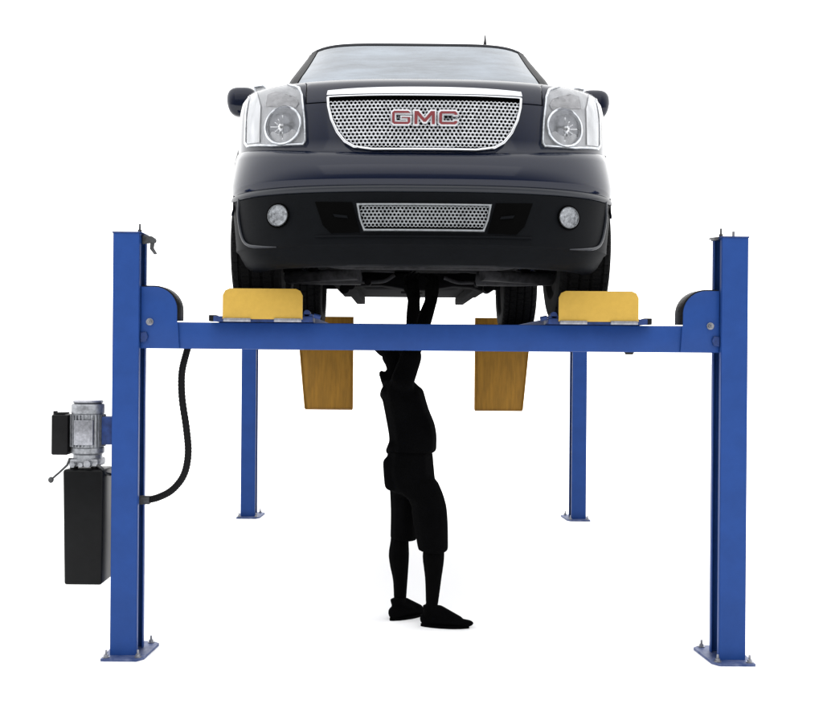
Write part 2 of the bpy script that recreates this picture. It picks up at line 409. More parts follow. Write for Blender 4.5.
cyl(bm, (cx - .05, cy - .08, 1.0), (cx - .05, cy - .11, 1.0), .016, n=6); cyl(bm, (cx + .03, cy - .08, 1.005), (cx + .03, cy - .12, 1.005), .018, n=12)
cyl(bm, (cx - .01, cy - .08, .998), (cx - .01, cy - .10, .998), .012, n=12)
cyl(bm, (cx - .085, cy - .03, 1.01), (cx - .06, cy - .03, 1.01), .018, n=12)
obj('valve_block', bm, M['alu'], pu)
bm = BM(); tube(bm, [(cx - .075, cy - .06, 1.03), (cx - .085, cy - .075, .995), (cx - .125, cy - .085, .955), (cx - .155, cy - .09, .928)], [.007, .007, .006, .006], 10)
lathe(bm, [(.004, -.016), (.012, -.010), (.0155, 0), (.012, .010), (.004, .016)], (cx - .163, cy - .092, .920), 'Z', 14)
obj('release_lever', bm, M['darksteel'], pu)
bm = BM(); tube(bm, spline([(cx + .06, cy - .06, 1.0), (cx + .085, cy - .07, .985), (cx + .105, cy - .05, .955), (cx + .12, cy - .0, .94)], 6), .009, 10)
obj('fitting', bm, M['darksteel'], pu)
bm = BM()
b2 = BM(); z0, z1 = .378, .975
bmesh.ops.create_cube(b2, size=1)
for v in b2.verts:
    tz = v.co.z > 0; w = .104 if tz else .097
    v.co = Vector((cx + .003 + v.co.x * 2 * w + (0 if tz else .004), cy + v.co.y * .20, z1 if tz else z0))
bmesh.ops.bevel(b2, geom=b2.edges[:], offset=.014, segments=3, affect='EDGES', profile=.5); merge(bm, b2)
for dx in (-.06, .05): cyl(bm, (cx + dx, cy - .04, .976), (cx + dx, cy - .04, .995), .022, n=16)
obj('fluid_tank', bm, M['tank'], pu)

# ================================================================== VEHICLE
CX, Y0, Z0 = 0.128, 5.05, ZP        # centre line, foremost point, tyre bottoms
suv = thing('large_suv', 'dark navy full-size SUV with chrome mesh grille, seen head-on, raised on the lift', 'car', (CX, Y0 + 2.4, Z0))
def V(x, f, z): return Vector((CX + x, Y0 + f, Z0 + z))
NEXP = 2.6
#        z     F0    W     D
LEV = [(.20, .05, .955, .72), (.24, .03, .965, .72), (.33, .012, .975, .73), (.50, .005, .99, .74), (.60, .0, .995, .75), (.66, .0, .995, .75), (.74, .015, .99, .75), (.80, .045, .985, .74),
       (.90, .052, .985, .74), (1.0, .064, .985, .74), (1.05, .072, .983, .74), (1.09, .088, .98, .735), (1.13, .115, .976, .73), (1.16, .16, .965, .71), (1.182, .25, .945, .68), (1.20, .42, .91, .62), (1.215, .75, .85, .5), (1.222, 1.1, .75, .4)]
def lev(z):
    if z <= LEV[0][0]: return LEV[0][1:]
    for a, b_ in zip(LEV, LEV[1:]):
        if z <= b_[0]:
            t = (z - a[0]) / (b_[0] - a[0]); return tuple(a[i] + (b_[i] - a[i]) * t for i in (1, 2, 3))
    return LEV[-1][1:]
def FS(x, z):
    f0, w, d = lev(z); q = min(abs(x) / w, .9995)
    return f0 + d * (1 - (1 - q ** NEXP) ** (1 / NEXP))
def FB(x, z):
    f0, w, d = lev(z); f0 -= .0135; w += .0135; q = min(abs(x) / w, .9995)
    return f0 + d * (1 - (1 - q ** NEXP) ** (1 / NEXP))
def px2(px, py, off=0.0):
    x, z = 0.0, .8
    for _ in range(30):
        d = Y0 + FS(x, z) + off
        x = (px - 396) * d / FPX - CX; z = (351 - py) * d / FPX + CAMZ - Z0
    return x, z
def ring(z, df=0.0, tmax=90, n=56, rear=5.12, infl=0.0):
    f0, w, d = lev(z); w += infl; f0 -= infl; pts = []
    for k in range(n + 1):
        t = R(-tmax + 2 * tmax * k / n)
        x = w * math.copysign(abs(math.sin(t)) ** (2 / NEXP), t); F = f0 + d * (1 - abs(math.cos(t)) ** (2 / NEXP))
        pts.append((x, F))
    return pts
def stack(levels, n=56):
    bm = BM(); rings = []
    for z in levels:
        f0, w, d = lev(z); pr_ = ring(z, n=n)
        pts = pr_ + [(w, f) for f in (1.4, 2.4, 3.4, 4.4)] + [(w - .02, 4.9), (w - .09, 5.07), (w - .3, 5.12), (0, 5.13), (-w + .3, 5.12), (-w + .09, 5.07), (-w + .02, 4.9)] + [(-w, f) for f in (4.4, 3.4, 2.4, 1.4)]
        rings.append([bm.verts.new(V(x, f, z)) for x, f in pts])
    for a, c in zip(rings, rings[1:]):
        m_ = len(a)
        for k in range(m_): bm.faces.new((a[k], a[(k + 1) % m_], c[(k + 1) % m_], c[k]))
    bm.faces.new(rings[0][::-1]); bm.faces.new(rings[-1]); return bm
FA, RA, TR = .95, 3.90, .393       # front axle, rear axle, tyre radius
body = raw(stack([.37, .44, .52, .60, .66, .74, .77, .80, .85, .9, .95, 1.0, 1.05, 1.07, 1.09, 1.11, 1.13, 1.145, 1.16, 1.172, 1.182, 1.19, 1.20, 1.207, 1.215, 1.222]))
cut = []
for s in (-1, 1):
    for fa in (FA, RA):
        c = BM(); cyl(c, V(s * .64, fa, TR + .02), V(s * 1.2, fa, TR + .02), .465, n=48); cut.append(c)
body = boolean(body, cut)
# hood separated from the body by a shut line
def hoodprism(g):
    c = BM(); pts = [(-.575 - g, -.3), (.575 + g, -.3), (.575 + g, .2), (.66 + g, .5), (.80 + g, 1.22 + g), (-.80 - g, 1.22 + g), (-.66 - g, .5), (-.575 - g, .2)]
    lo = [c.verts.new(V(x, f, 1.035 - g)) for x, f in pts]; hi = [c.verts.new(V(x, f, 1.4)) for x, f in pts]
    c.faces.new(lo[::-1]); c.faces.new(hi)
    for k in range(len(pts)): c.faces.new((lo[k], lo[(k + 1) % len(pts)], hi[(k + 1) % len(pts)], hi[k]))
    return c
hood = boolean(body.copy(), [hoodprism(0)], 'INTERSECT')
cut = [hoodprism(.006)]
for s in (-1, 1):                  # door seams
    for fz in (1.45, 2.55, 3.42):
        c = BM(); box(c, CX + s * .955 - .02, CX + s * .955 + .06, Y0 + fz, Y0 + fz + .007, Z0 + .45, Z0 + 1.3, 0) if s > 0 else box(c, CX - 1.015, CX - .935, Y0 + fz, Y0 + fz + .007, Z0 + .45, Z0 + 1.3, 0); cut.append(c)
body = boolean(body, cut)
bd = obj('body', body, M['paint'], suv, ang=28)
obj('hood', hood, M['paint'], suv, ang=28)

# greenhouse
def zd(x, z): return z - .055 * min(1, abs(x) / .715) ** 7 * max(0, min(1, (z - 1.5) / .3))
def gring(z):
    t = (z - 1.19) / (1.84 - 1.19)
    w = .875 - .155 * t; ff = 1.06 + .86 * t; rr = 5.08 - .10 * t; return w, ff, rr
gl = [(1.19, 0), (1.3, 0), (1.45, 0), (1.6, 0), (1.75, 0), (1.80, .005), (1.835, .03), (1.86, .08), (1.88, .17), (1.895, .30), (1.90, .45)]
bm = BM(); rings = []
for z, ins in gl:
    w, ff, rr = gring(min(z, 1.84)); w -= ins * .8; ff += ins * 1.6; rr -= ins
    pts = []
    for k in range(25):
        t = R(-90 + 180 * k / 24); x = w * math.copysign(abs(math.sin(t)) ** (2 / 3.4), t); pts.append((x, ff + .16 * (1 - abs(math.cos(t)) ** (2 / 3.4))))
    pts += [(w, f) for f in (2.6, 3.4, 4.2)] + [(w - .01, rr - .15), (w - .08, rr - .02), (0, rr), (-w + .08, rr - .02), (-w + .01, rr - .15)] + [(-w, f) for f in (4.2, 3.4, 2.6)]
    rings.append([bm.verts.new(V(x, f, zd(x, z))) for x, f in pts])
for a, c in zip(rings, rings[1:]):
    for k in range(len(a)): bm.faces.new((a[k], a[(k + 1) % len(a)], c[(k + 1) % len(a)], c[k]))
bm.faces.new(rings[-1]); bm.faces.new(rings[0][::-1])
cabin = obj('cabin', bm, M['paint'], suv, ang=30)
def gsurf(x, z):
    w, ff, rr = gring(z); q = min(abs(x) / w, .999); return ff + .16 * (1 - (1 - q ** 3.4) ** (1 / 3.4))
def screen_patch(zlist, nx, off, wfac):
    bm = BM(); g = []
    for lay in (0, .006):
        gg = []
        for z in zlist:
            w = gring(z)[0] - wfac; gg.append([bm.verts.new(V(-w + 2 * w * i / nx, gsurf(-w + 2 * w * i / nx, z) - off + lay, zd(-w + 2 * w * i / nx, z) + (off - lay) * .6)) for i in range(nx + 1)])
        g.append(gg)
    nz = len(zlist)
    for j in range(nz - 1):
        for i in range(nx):
            bm.faces.new((g[0][j][i], g[0][j][i + 1], g[0][j + 1][i + 1], g[0][j + 1][i])); bm.faces.new((g[1][j][i], g[1][j + 1][i], g[1][j + 1][i + 1], g[1][j][i + 1]))
    for j in range(nz - 1):
        for i in (0, nx): bm.faces.new((g[0][j][i], g[0][j + 1][i], g[1][j + 1][i], g[1][j][i]))
    for i in range(nx):
        for j in (0, nz - 1): bm.faces.new((g[0][j][i], g[0][j][i + 1], g[1][j][i + 1], g[1][j][i]))
    return bm
wsx = obj('windshield', screen_patch([1.23 + .573 * k / 10 for k in range(11)], 30, .010, .075), M['glass'], suv, ang=50)
# dark trim round the windscreen: both pillars and the roof header
for s in (-1, 1):
    bm = BM(); n = 18; lo = []
    for k in range(n + 1):
        z = 1.20 + .62 * k / n; w = gring(z)[0]
        row = []
        for q, o_ in ((-.070, .010), (-.040, .017), (-.012, .014), (-.003, .004), (-.012, -.02), (-.06, -.02)):
            x = w + q; row.append(bm.verts.new(V(s * (x + .004), gsurf(x, z) - o_, zd(x, z) + o_ * .5)))
        lo.append(row)
    for r1, r2 in zip(lo, lo[1:]):
        for k in range(6): bm.faces.new((r1[k], r1[(k + 1) % 6], r2[(k + 1) % 6], r2[k]))
    bm.faces.new(lo[0]); bm.faces.new(lo[-1])
    obj('pillar_trim', bm, M['black'], suv, ang=50)
bm = BM(); w = gring(1.825)[0] - .03
tube(bm, [V(-w + 2 * w * k / 40, gsurf(-w + 2 * w * k / 40, 1.825) - .004, zd(-w + 2 * w * k / 40, 1.825)) for k in range(41)], .013, 10); obj('roof_header', bm, M['trim'], suv)
for s in (-1, 1):                 # wipers
    bm = BM(); pts = [V(s * .1 + q * .55, gsurf(s * .1 + q * .55, 1.27 + .03 * abs(q)) - .028, 1.27 + .03 * abs(q)) for q in [(-.5 + k / 8) for k in range(9)]]
    tube(bm, pts, .007, 8); obj('wiper', bm, M['black'], suv)
# side windows
for s in (-1, 1):
    for f0, f1, sl in ((1.75, 2.52, .52), (2.60, 3.40, 0), (3.48, 4.75, 0)):
        bm = BM(); q = []
        for f, z in ((f0, 1.25), (f1, 1.25), (f1, 1.74), (f0 + sl, 1.74)):
            w = gring(z)[0]; q.append((w, f, z))
        a = [bm.verts.new(V(s * (w + .006), f, z)) for w, f, z in q]; c = [bm.verts.new(V(s * (w - .004), f, z)) for w, f, z in q]
        bm.faces.new(a); bm.faces.new(c[::-1])
        for k in range(4): bm.faces.new((a[k], a[(k + 1) % 4], c[(k + 1) % 4], c[k]))
        obj('side_window', bm, M['sideglass'], suv)
    bm = BM()
    tube(bm, [V(s * .62, 2.3, 1.87), V(s * .62, 2.45, 1.925), V(s * .62, 4.5, 1.925), V(s * .62, 4.7, 1.87)], .018, 12); obj('roof_rail', bm, M['black'], suv)
    # door handles
    for f in (2.35, 3.25):
        bm = BM(); box(bm, CX + s * .985 - .02, CX + s * .985 + .02, Y0 + f, Y0 + f + .17, Z0 + .98, Z0 + 1.01, .008); obj('door_handle', bm, M['chrome'], suv)
    bm = BM(); box(bm, CX + s * .93 - .09, CX + s * .93 + .09, Y0 + 1.52, Y0 + 3.35, Z0 + .37, Z0 + .40, .01); obj('running_board', bm, M['black'], suv)
    bm = BM(); box(bm, CX + s * .86 - .05, CX + s * .86 + .05, Y0 + 5.08, Y0 + 5.14, Z0 + .85, Z0 + 1.25, .01); obj('tail_light', bm, M['red'], suv)
bm = BM(); box(bm, CX - .95, CX + .95, Y0 + 5.02, Y0 + 5.25, Z0 + .42, Z0 + .62, .03); obj('rear_bumper', bm, M['bumper'], suv)
bm = BM(); tube(bm, [V(.45, 2.05, 1.85), V(.452, 2.06, 1.905), V(.455, 2.09, 1.95)], [.016, .008, .004], 10); obj('antenna', bm, M['black'], suv)

# mirrors
for s in (-1, 1):
    bm = BM(); b2 = BM(); bmesh.ops.create_uvsphere(b2, u_segments=28, v_segments=16, radius=1)
    for v in b2.verts:
        c = v.co; p = 3.2; nrm = (abs(c.x) ** p + abs(c.y) ** p + abs(c.z) ** p) ** (1 / p); c /= nrm
        wz = 1 - .18 * (1 if c.z < 0 else 0) * abs(c.z)
        v.co = V(s * 1.118, 1.72, 1.40) + Vector((c.x * .098 * wz, c.y * .075, c.z * .094))
    merge(bm, b2); mr_ = obj('mirror', bm, M['paint'], suv, label='dark door mirror')
    bm = BM(); tube(bm, [V(s * 1.05, 1.74, 1.36), V(s * .93, 1.78, 1.27), V(s * .86, 1.80, 1.24)], [.03, .028, .035], 12); obj('mirror_arm', bm, M['black'], mr_)
    bm = BM(); box(bm, CX + s * 1.118 - .08, CX + s * 1.118 + .08, Y0 + 1.793, Y0 + 1.798, Z0 + 1.345, Z0 + 1.49, .002); obj('mirror_glass', bm, M['chrome'], mr_)

# ---- patches laid on the front surface
def patch(poly, off, th, extra=None, step=.025, surf=FS):
    b = BM(); vs = [b.verts.new((x, 0, z)) for x, z in poly]; f = b.faces.new(vs)
    bmesh.ops.triangulate(b, faces=[f])
    xs = [p[0] for p in poly]; zs = [p[1] for p in poly]
    n = max(1, int((max(xs) - min(xs)) / step))
    for k in range(1, n):
        bmesh.ops.bisect_plane(b, geom=b.verts[:] + b.edges[:] + b.faces[:], plane_co=(min(xs) + (max(xs) - min(xs)) * k / n, 0, 0), plane_no=(1, 0, 0))
    n = max(1, int((max(zs) - min(zs)) / step))
    for k in range(1, n):
        bmesh.ops.bisect_plane(b, geom=b.verts[:] + b.edges[:] + b.faces[:], plane_co=(0, 0, min(zs) + (max(zs) - min(zs)) * k / n), plane_no=(0, 0, 1))
    base = [(v, v.co.x, v.co.z) for v in b.verts]
    r = bmesh.ops.extrude_face_region(b, geom=b.faces[:])
    ex = [v for v in r['geom'] if isinstance(v, bmesh.types.BMVert)]; exs = set(ex)
    for v in b.verts:
        x, z = v.co.x, v.co.z; F = surf(x, z) - off
        if extra: F += extra(x, z)
        if v in exs: F += th
        v.co = V(x, F, z)
    return b
def offset_poly(poly, d):
    """positive d grows a polygon"""
    area2 = sum(poly[i][0] * poly[(i + 1) % len(poly)][1] - poly[(i + 1) % len(poly)][0] * poly[i][1] for i in range(len(poly)))
    sg = 1 if area2 > 0 else -1; out = []
    for i, p in enumerate(poly):
        a = Vector(poly[i - 1]); q = Vector(p); c = Vector(poly[(i + 1) % len(poly)])
        e1 = (q - a).normalized(); e2 = (c - q).normalized()
        n1 = Vector((e1.y, -e1.x)) * sg; n2 = Vector((e2.y, -e2.x)) * sg
        bis = (n1 + n2); 
        if bis.length < 1e-6: bis = n1.copy()
        bis.normalize(); k = d / max(.45, bis.dot(n1)); out.append((q.x + bis.x * k, q.y + bis.y * k))
    return out
def densify(poly, step=.02):
    out = []
    for i, p in enumerate(poly):
        q = poly[(i + 1) % len(poly)]; L = math.dist(p, q); n = max(1, int(L / step))
        for k in range(n): out.append((p[0] + (q[0] - p[0]) * k / n, p[1] + (q[1] - p[1]) * k / n))
    return out
def rimframe(outer, inner, off, th, surf=FS):
    """closed moulding between two outlines of equal length; rounded front"""
    bm = BM(); n = len(outer); loops = []
    for t, dy in ((0, th), (0, 0.004), (.22, -.004), (.5, -.006), (.78, -.004), (1, .004), (1, th)):
        lp = []
        for a, c in zip(outer, inner):
            x = a[0] + (c[0] - a[0]) * t; z = a[1] + (c[1] - a[1]) * t; lp.append(bm.verts.new(V(x, surf(x, z) - off + dy, z)))
        loops.append(lp)
    for a, c in zip(loops, loops[1:] + loops[:1]):
        for k in range(n): bm.faces.new((a[k], a[(k + 1) % n], c[(k + 1) % n], c[k]))
    return bm
def inside(p, poly):
    c = False; x, y = p
    for i in range(len(poly)):
        x1, y1 = poly[i - 1]; x2, y2 = poly[i]
        if (y1 > y) != (y2 > y) and x < (x2 - x1) * (y - y1) / (y2 - y1) + x1: c = not c
    return c
def honeycomb(poly, pitch, thick, off, surf=FS, rim=.60):
    bm = BM(); Rr = pitch / math.sqrt(3); xs = [p[0] for p in poly]; zs = [p[1] for p in poly]
    j = 0; z = min(zs)
    while z < max(zs):
        x = min(xs) + (pitch / 2 if j % 2 else 0)
        while x < max(xs):
            if inside((x, z), poly):
                A = []; B_ = []; C = []
                for k in range(6):
                    a = R(30 + 60 * k); ca, sa = math.cos(a), math.sin(a)
                    for lst, rr, dy in ((A, Rr, 0), (B_, Rr * rim, .002), (C, Rr * rim * .92, thick)):
                        lst.append(bm.verts.new(V(x + ca * rr, surf(x, z) - off + dy, z + sa * rr)))
                for k in range(6):
                    k2 = (k + 1) % 6; bm.faces.new((A[k], A[k2], B_[k2], B_[k])); bm.faces.new((B_[k], B_[k2], C[k2], C[k]))
            x += pitch
        z += Rr * 1.5; j += 1
    bmesh.ops.remove_doubles(bm, verts=bm.verts[:], dist=.0012); return bm
def mirror_sym(half):               # half outline listed on the left (x<0) from top centre outward to bottom centre
    return half + [(-x, z) for x, z in half[::-1]]

# upper painted bumper, lower black bumper
def shell(levels, infl, tmax, thick, n=64):
    bm = BM(); out = []; inn = []
    for z_, e in levels:
        for lst, g in ((out, infl + e), (inn, infl + e - thick)):
            pts = []
            for k in range(n + 1):
                t = R(-tmax + 2 * tmax * k / n)
                z = z_ + max(0, z_ - .615) / .16 * .078 * abs(math.sin(t)) ** 2.2
                f0, w, d = lev(z); f0 = lev(z_)[0]; ww = w + g
                pts.append(bm.verts.new(V(ww * math.copysign(abs(math.sin(t)) ** (2 / NEXP), t), f0 - g + d * (1 - abs(math.cos(t)) ** (2 / NEXP)), z)))
            lst.append(pts)
    m_ = len(levels)
    for j in range(m_ - 1):
        for k in range(n):
            bm.faces.new((out[j][k], out[j][k + 1], out[j + 1][k + 1], out[j + 1][k])); bm.faces.new((inn[j][k], inn[j + 1][k], inn[j + 1][k + 1], inn[j][k + 1]))
        for k in (0, n): bm.faces.new((out[j][k], out[j + 1][k], inn[j + 1][k], inn[j][k]))
    for j in (0, m_ - 1):
        for k in range(n): bm.faces.new((out[j][k], out[j][k + 1], inn[j][k + 1], inn[j][k]))
    return bm
obj('bumper_cover', shell([(.612, .004), (.62, .010), (.65, .015), (.70, .012), (.745, .006), (.772, -.002), (.778, -.010)], .006, 75, .02), M['paint'], suv, ang=40)
obj('lower_bumper', shell([(.235, -.075), (.242, -.05), (.262, -.03), (.30, -.014), (.322, -.006), (.334, .006), (.36, .004), (.45, .004), (.55, .007), (.578, .010), (.582, .004)], .006, 76, .02), M['bumper'], suv, ang=25)
obj('bumper_highlight_strip', shell([(.581, .006), (.585, .010), (.591, .013), (.598, .014), (.605, .013), (.611, .010), (.615, .004)], .006, 76, .02), M['trim'], suv, ang=40)  # greyer strip paints the highlight along the bumper crease
for s in (-1, 1):        # raised corner edge of the lower bumper, greyer to paint in its highlight
    bm = BM(); e = [px2(*p) for p in [(239, 201), (238.5, 215), (240.5, 232), (244, 243), (250, 247.5), (262, 248.5), (276, 248.5)]]
    e = spline([Vector((-abs(x) * -s if False else s * abs(x), 0, z)) for x, z in e], 6)
    tube(bm, [V(p.x, FB(p.x, p.z) - .001, p.z) for p in e], [.008] * (len(e) - 10) + [.008 - .0006 * k for k in range(10)], 8)
    obj('bumper_edge', bm, M['trim'], suv, ang=60)

# grille
gp = [(420, 94.5), (371, 94.5), (326, 96.5), (324.5, 99), (325, 108), (328, 121), (334, 134), (342, 144), (352, 149.5), (371, 151.5), (420, 152.5)]
half = [px2(*p) for p in gp]; cxs = half[0][0]
half = [(min(0, x - cxs * 0) if i in (0, len(half) - 1) else x, z) for i, (x, z) in enumerate(half)]
half = [(-abs(x) , z) for x, z in half]; half[0] = (-.0, half[0][1]); half[-1] = (-.0, half[-1][1])
half = [(x * 1.0, z) for x, z in half]
hl = [h for h in half]
G_out = densify(mirror_sym(hl[1:-1]), .02)
G_in = offset_poly(G_out, -.018)
def tidy(poly): return poly
grille_back = offset_poly(G_out, -.004)
gr = obj('front_grille', patch(grille_back, .0075, .004), M['cavity_shade'], suv)  # near-black backing sheet, the depth's shade is its colour
obj('grille_mesh', honeycomb([(x, min(z, half[1][1] - .033)) for x, z in offset_poly(G_out, -.014)], .0198, .010, .022, rim=.66), M['mesh'], gr, ang=20)  # mesh stops short so the dark backing forms a shadow gap
obj('grille_surround', rimframe(G_out, G_in, .024, .02), M['chrome'], gr, ang=50)
# top chrome bar: bolder
ztop = half[1][1]; xw = abs(half[2][0])
bar = [(-xw - .004, ztop - .004)] + [(xw * (-1 + k / 12), ztop + .037 - .015 * abs(-1 + k / 12) ** 2.2) for k in range(25)] + [(xw + .004, ztop - .004)]
obj('chrome_bar', patch(bar, .034, .03, extra=lambda x, z: max(0, (z - ztop - .010)) * .6, step=.01), M['chrome'], gr, ang=50)
# emblem letters
LET = [([(1.25, .76), (1.25, .87), (1.1, 1), (.15, 1), (0, .85), (0, .15), (.15, 0), (1.1, 0), (1.25, .15), (1.25, .58), (.62, .58), (.62, .41), (1.0, .41), (1.0, .25), (.26, .25), (.26, .76)], 1.25),
       ([(0, 0), (0, 1), (.33, 1), (.70, .5), (1.07, 1), (1.40, 1), (1.40, 0), (1.12, 0), (1.12, .58), (.80, .16), (.60, .16), (.28, .58), (.28, 0)], 1.40),
       ([(1.25, .66), (1.25, .85), (1.1, 1), (.15, 1), (0, .85), (0, .15), (.15, 0), (1.1, 0), (1.25, .15), (1.25, .34), (.97, .34), (.97, .26), (.28, .26), (.28, .74), (.97, .74), (.97, .66)], 1.25)]
ux, uz = .0745, .070; ez = px2(424, 126.5)[1]; xx = -4.26 * ux / 2 
for poly, wd in LET:
    pp = [(xx + x * ux, ez + z * uz) for x, z in poly]
    bm = BM(); prism(bm, [(CX + x, Z0 + z) for x, z in offset_poly(pp, .0042)], Y0 + FS(0, ez + .04) - .044, Y0 + FS(0, ez + .04) - .022, .0007)
    le = obj('emblem_letter', bm, M['letter'], gr)
    bm = BM(); prism(bm, [(CX + x, Z0 + z) for x, z in offset_poly(pp, -.0036)], Y0 + FS(0, ez + .04) - .0465, Y0 + FS(0, ez + .04) - .0445)
    obj('letter_face', bm, M['red'], le)
    xx += (wd + .18) * ux
# headlights
hpix = [(251, 88), (262, 86), (290, 85.5), (298, 88), (301.5, 96), (304, 120), (305, 142), (302, 146.5), (270, 148.5), (245, 149), (242.5, 145), (243, 120), (246, 101)]
hout = [px2(*p) for p in hpix]
cen = px2(281, 127)
strip = [px2(*p) for p in [(252, 91), (263, 88.5), (259, 108), (258, 144), (245.5, 145.8), (245.5, 122), (248, 103)]]
upper = [px2(*p) for p in [(266, 96), (274, 93), (284, 99), (293, 98), (297, 104), (294, 109), (264, 108)]]
for s in (-1, 1):
    mir = lambda P_: [(x if s < 0 else -x, z) for x, z in P_]
    ho = mir(densify(hout, .02))
    hd = obj('headlight', patch(offset_poly(ho, -.003), .006, .004), M['lampback'], suv)
    obj('bezel', rimframe(ho, offset_poly(ho, -.014), .016, .014), M['refl'], hd, ang=50)
    obj('side_reflector', patch(mir(strip), .014, .006), M['reflpale'], hd)
    obj('turn_reflector', patch(mir(upper), .012, .004), M['turn'], hd)
    # round main lamp: reflector bowl facing forward
    cx_, cz_ = (cen[0] if s < 0 else -cen[0]), cen[1]; F = FS(cx_, cz_)
    nr = 36; bm = BM(); rr_ = []
    for rr, dy in ((.098, .004), (.098, -.016), (.093, -.022), (.086, -.018), (.080, -.010), (.055, -.0085), (.030, -.012), (.022, -.020), (.012, -.024)):
        rr_.append([bm.verts.new(V(cx_ + rr * math.cos(2 * math.pi * k / nr), FS(cx_ + rr * math.cos(2 * math.pi * k / nr) , cz_) + dy, cz_ + rr * math.sin(2 * math.pi * k / nr))) for k in range(nr)])
    for a, c in zip(rr_, rr_[1:]):
        for k in range(nr): bm.faces.new((a[k], a[(k + 1) % nr], c[(k + 1) % nr], c[k]))
    bm.faces.new(rr_[-1]); bm.faces.new(rr_[0][::-1])
    obj('lamp_bowl', bm, M['bowl'], hd, ang=50)
    bm = BM(); q = [(cx_ + .094 * math.cos(2 * math.pi * k / 40), cz_ + .094 * math.sin(2 * math.pi * k / 40)) for k in range(40)]
    obj('lamp_ring', rimframe(offset_poly(q, .006), offset_poly(q, -.008), .026, .012), M['refl'], hd, ang=60)
    bm = BM(); lathe(bm, [(.004, -.028), (.012, -.027), (.016, -.022), (.022, -.015), (.022, -.006)], V(cx_, F, cz_ - .008), 'Y', 20)
    for k in range(12):
        a = math.pi / 6 * k; L_ = .060 if k % 3 == 0 else .045
        b2 = BM(); box(b2, .02, L_, -.0135, -.0065, -.003, .003, .001); b2.transform(Matrix.Translation(V(cx_, F, cz_ - .008)) @ Matrix.Rotation(a, 4, 'Y')); merge(bm, b2)
    obj('bulb_holder', bm, M['chrome'], hd)
    obj('lens', patch(offset_poly(ho, -.010), .030, .003, extra=lambda x, z: 0, step=.03), M['clear'], hd, ang=60)
# fog lamps and lower openings as near-black sheets, recess shade in the colour
fz = px2(277, 217)
for s in (-1, 1):
    x_, z_ = (fz[0] if s < 0 else -fz[0]), fz[1]
    q = lambda r_, n_=36: [(x_ + r_ * math.cos(2 * math.pi * k / n_), z_ + r_ * math.sin(2 * math.pi * k / n_)) for k in range(n_)]
    fg = obj('fog_lamp', patch(q(.060), .002, .008, step=.02, surf=FB), M['cavity_shade'], suv)
    obj('fog_reflector', patch(q(.050), .010, .003, extra=lambda x, z: .004 - 2.2 * ((x - x_) ** 2 + (z - z_) ** 2), step=.012, surf=FB), M['fogrefl'], fg, ang=60)
    obj('fog_ring', rimframe(q(.053), q(.047), .010, .007, surf=FB), M['meshdull'], fg, ang=60)
lp = [px2(*p) for p in [(355, 204), (358, 220), (362.5, 232)]]
LO = densify([(lp[0][0], lp[0][1]), (lp[1][0], lp[1][1]), (lp[2][0], lp[2][1]), (-lp[2][0], lp[2][1]), (-lp[1][0], lp[1][1]), (-lp[0][0], lp[0][1])], .02)
lg = obj('lower_grille', patch(offset_poly(LO, -.004), .002, .01, surf=FB), M['cavity_shade'], suv)
obj('grille_mesh', honeycomb(offset_poly(LO, -.014), .0185, .008, .012, rim=.66, surf=FB), M['meshdull'], lg, ang=20)
obj('grille_frame', rimframe(LO, offset_poly(LO, -.013), .014, .012, surf=FB), M['meshdull'], lg, ang=50)
for s in (-1, 1):
    v_ = [px2(*p) for p in [(314, 203), (351, 203), (359, 233), (330, 234), (322, 226)]]
    v_ = [(x if s < 0 else -x, z) for x, z in v_]
    vo = obj('bumper_vent', patch(v_, .0025, .01, surf=FB), M['cavity_shade'], suv)  # dark sheet on the bumper skin, painted shade of an opening
    for t in (.42,):
        sl = [px2(*p) for p in [(332, 215), (346, 216.5), (347, 219), (334, 218)]]
        obj('vent_slat', patch([(x if s < 0 else -x, z) for x, z in sl], .008, .006, surf=FB), M['bumper'], vo)
# thin light-catching lip under the openings
bm = BM(); 
tube(bm, [V(x, FB(x, .372) - .001, .372) for x in [(-.52 + 1.04 * k / 30) for k in range(31)]], .006, 8); obj('bumper_lip', bm, M['bumper'], suv)
# fender flares (lipped wheel arches)
for s in (-1, 1):
    for fa in (FA, RA):
        bm = BM(); pts = []
        n = 26; o1, o2, i1, i2 = [], [], [], []
        for k in range(n + 1):
            a = R(8 + 158 * k / n); ca, sa = math.cos(a), math.sin(a)
            for lst, r_, xo in ((o1, .55, .994), (o2, .50, 1.003), (i1, .462, 1.006), (i2, .455, .90)):
                f = fa + ca * r_; z = TR + .02 + sa * r_; 
                lst.append(bm.verts.new(V(s * (xo - (.02 * max(0, (.62 - f) / .2) if fa == FA else 0)), f, z)))
        for A_, B_ in ((o1, o2), (o2, i1), (i1, i2)):
            for k in range(n): bm.faces.new((A_[k], A_[k + 1], B_[k + 1], B_[k]))
        obj('wheel_arch', bm, M['paint'], suv)
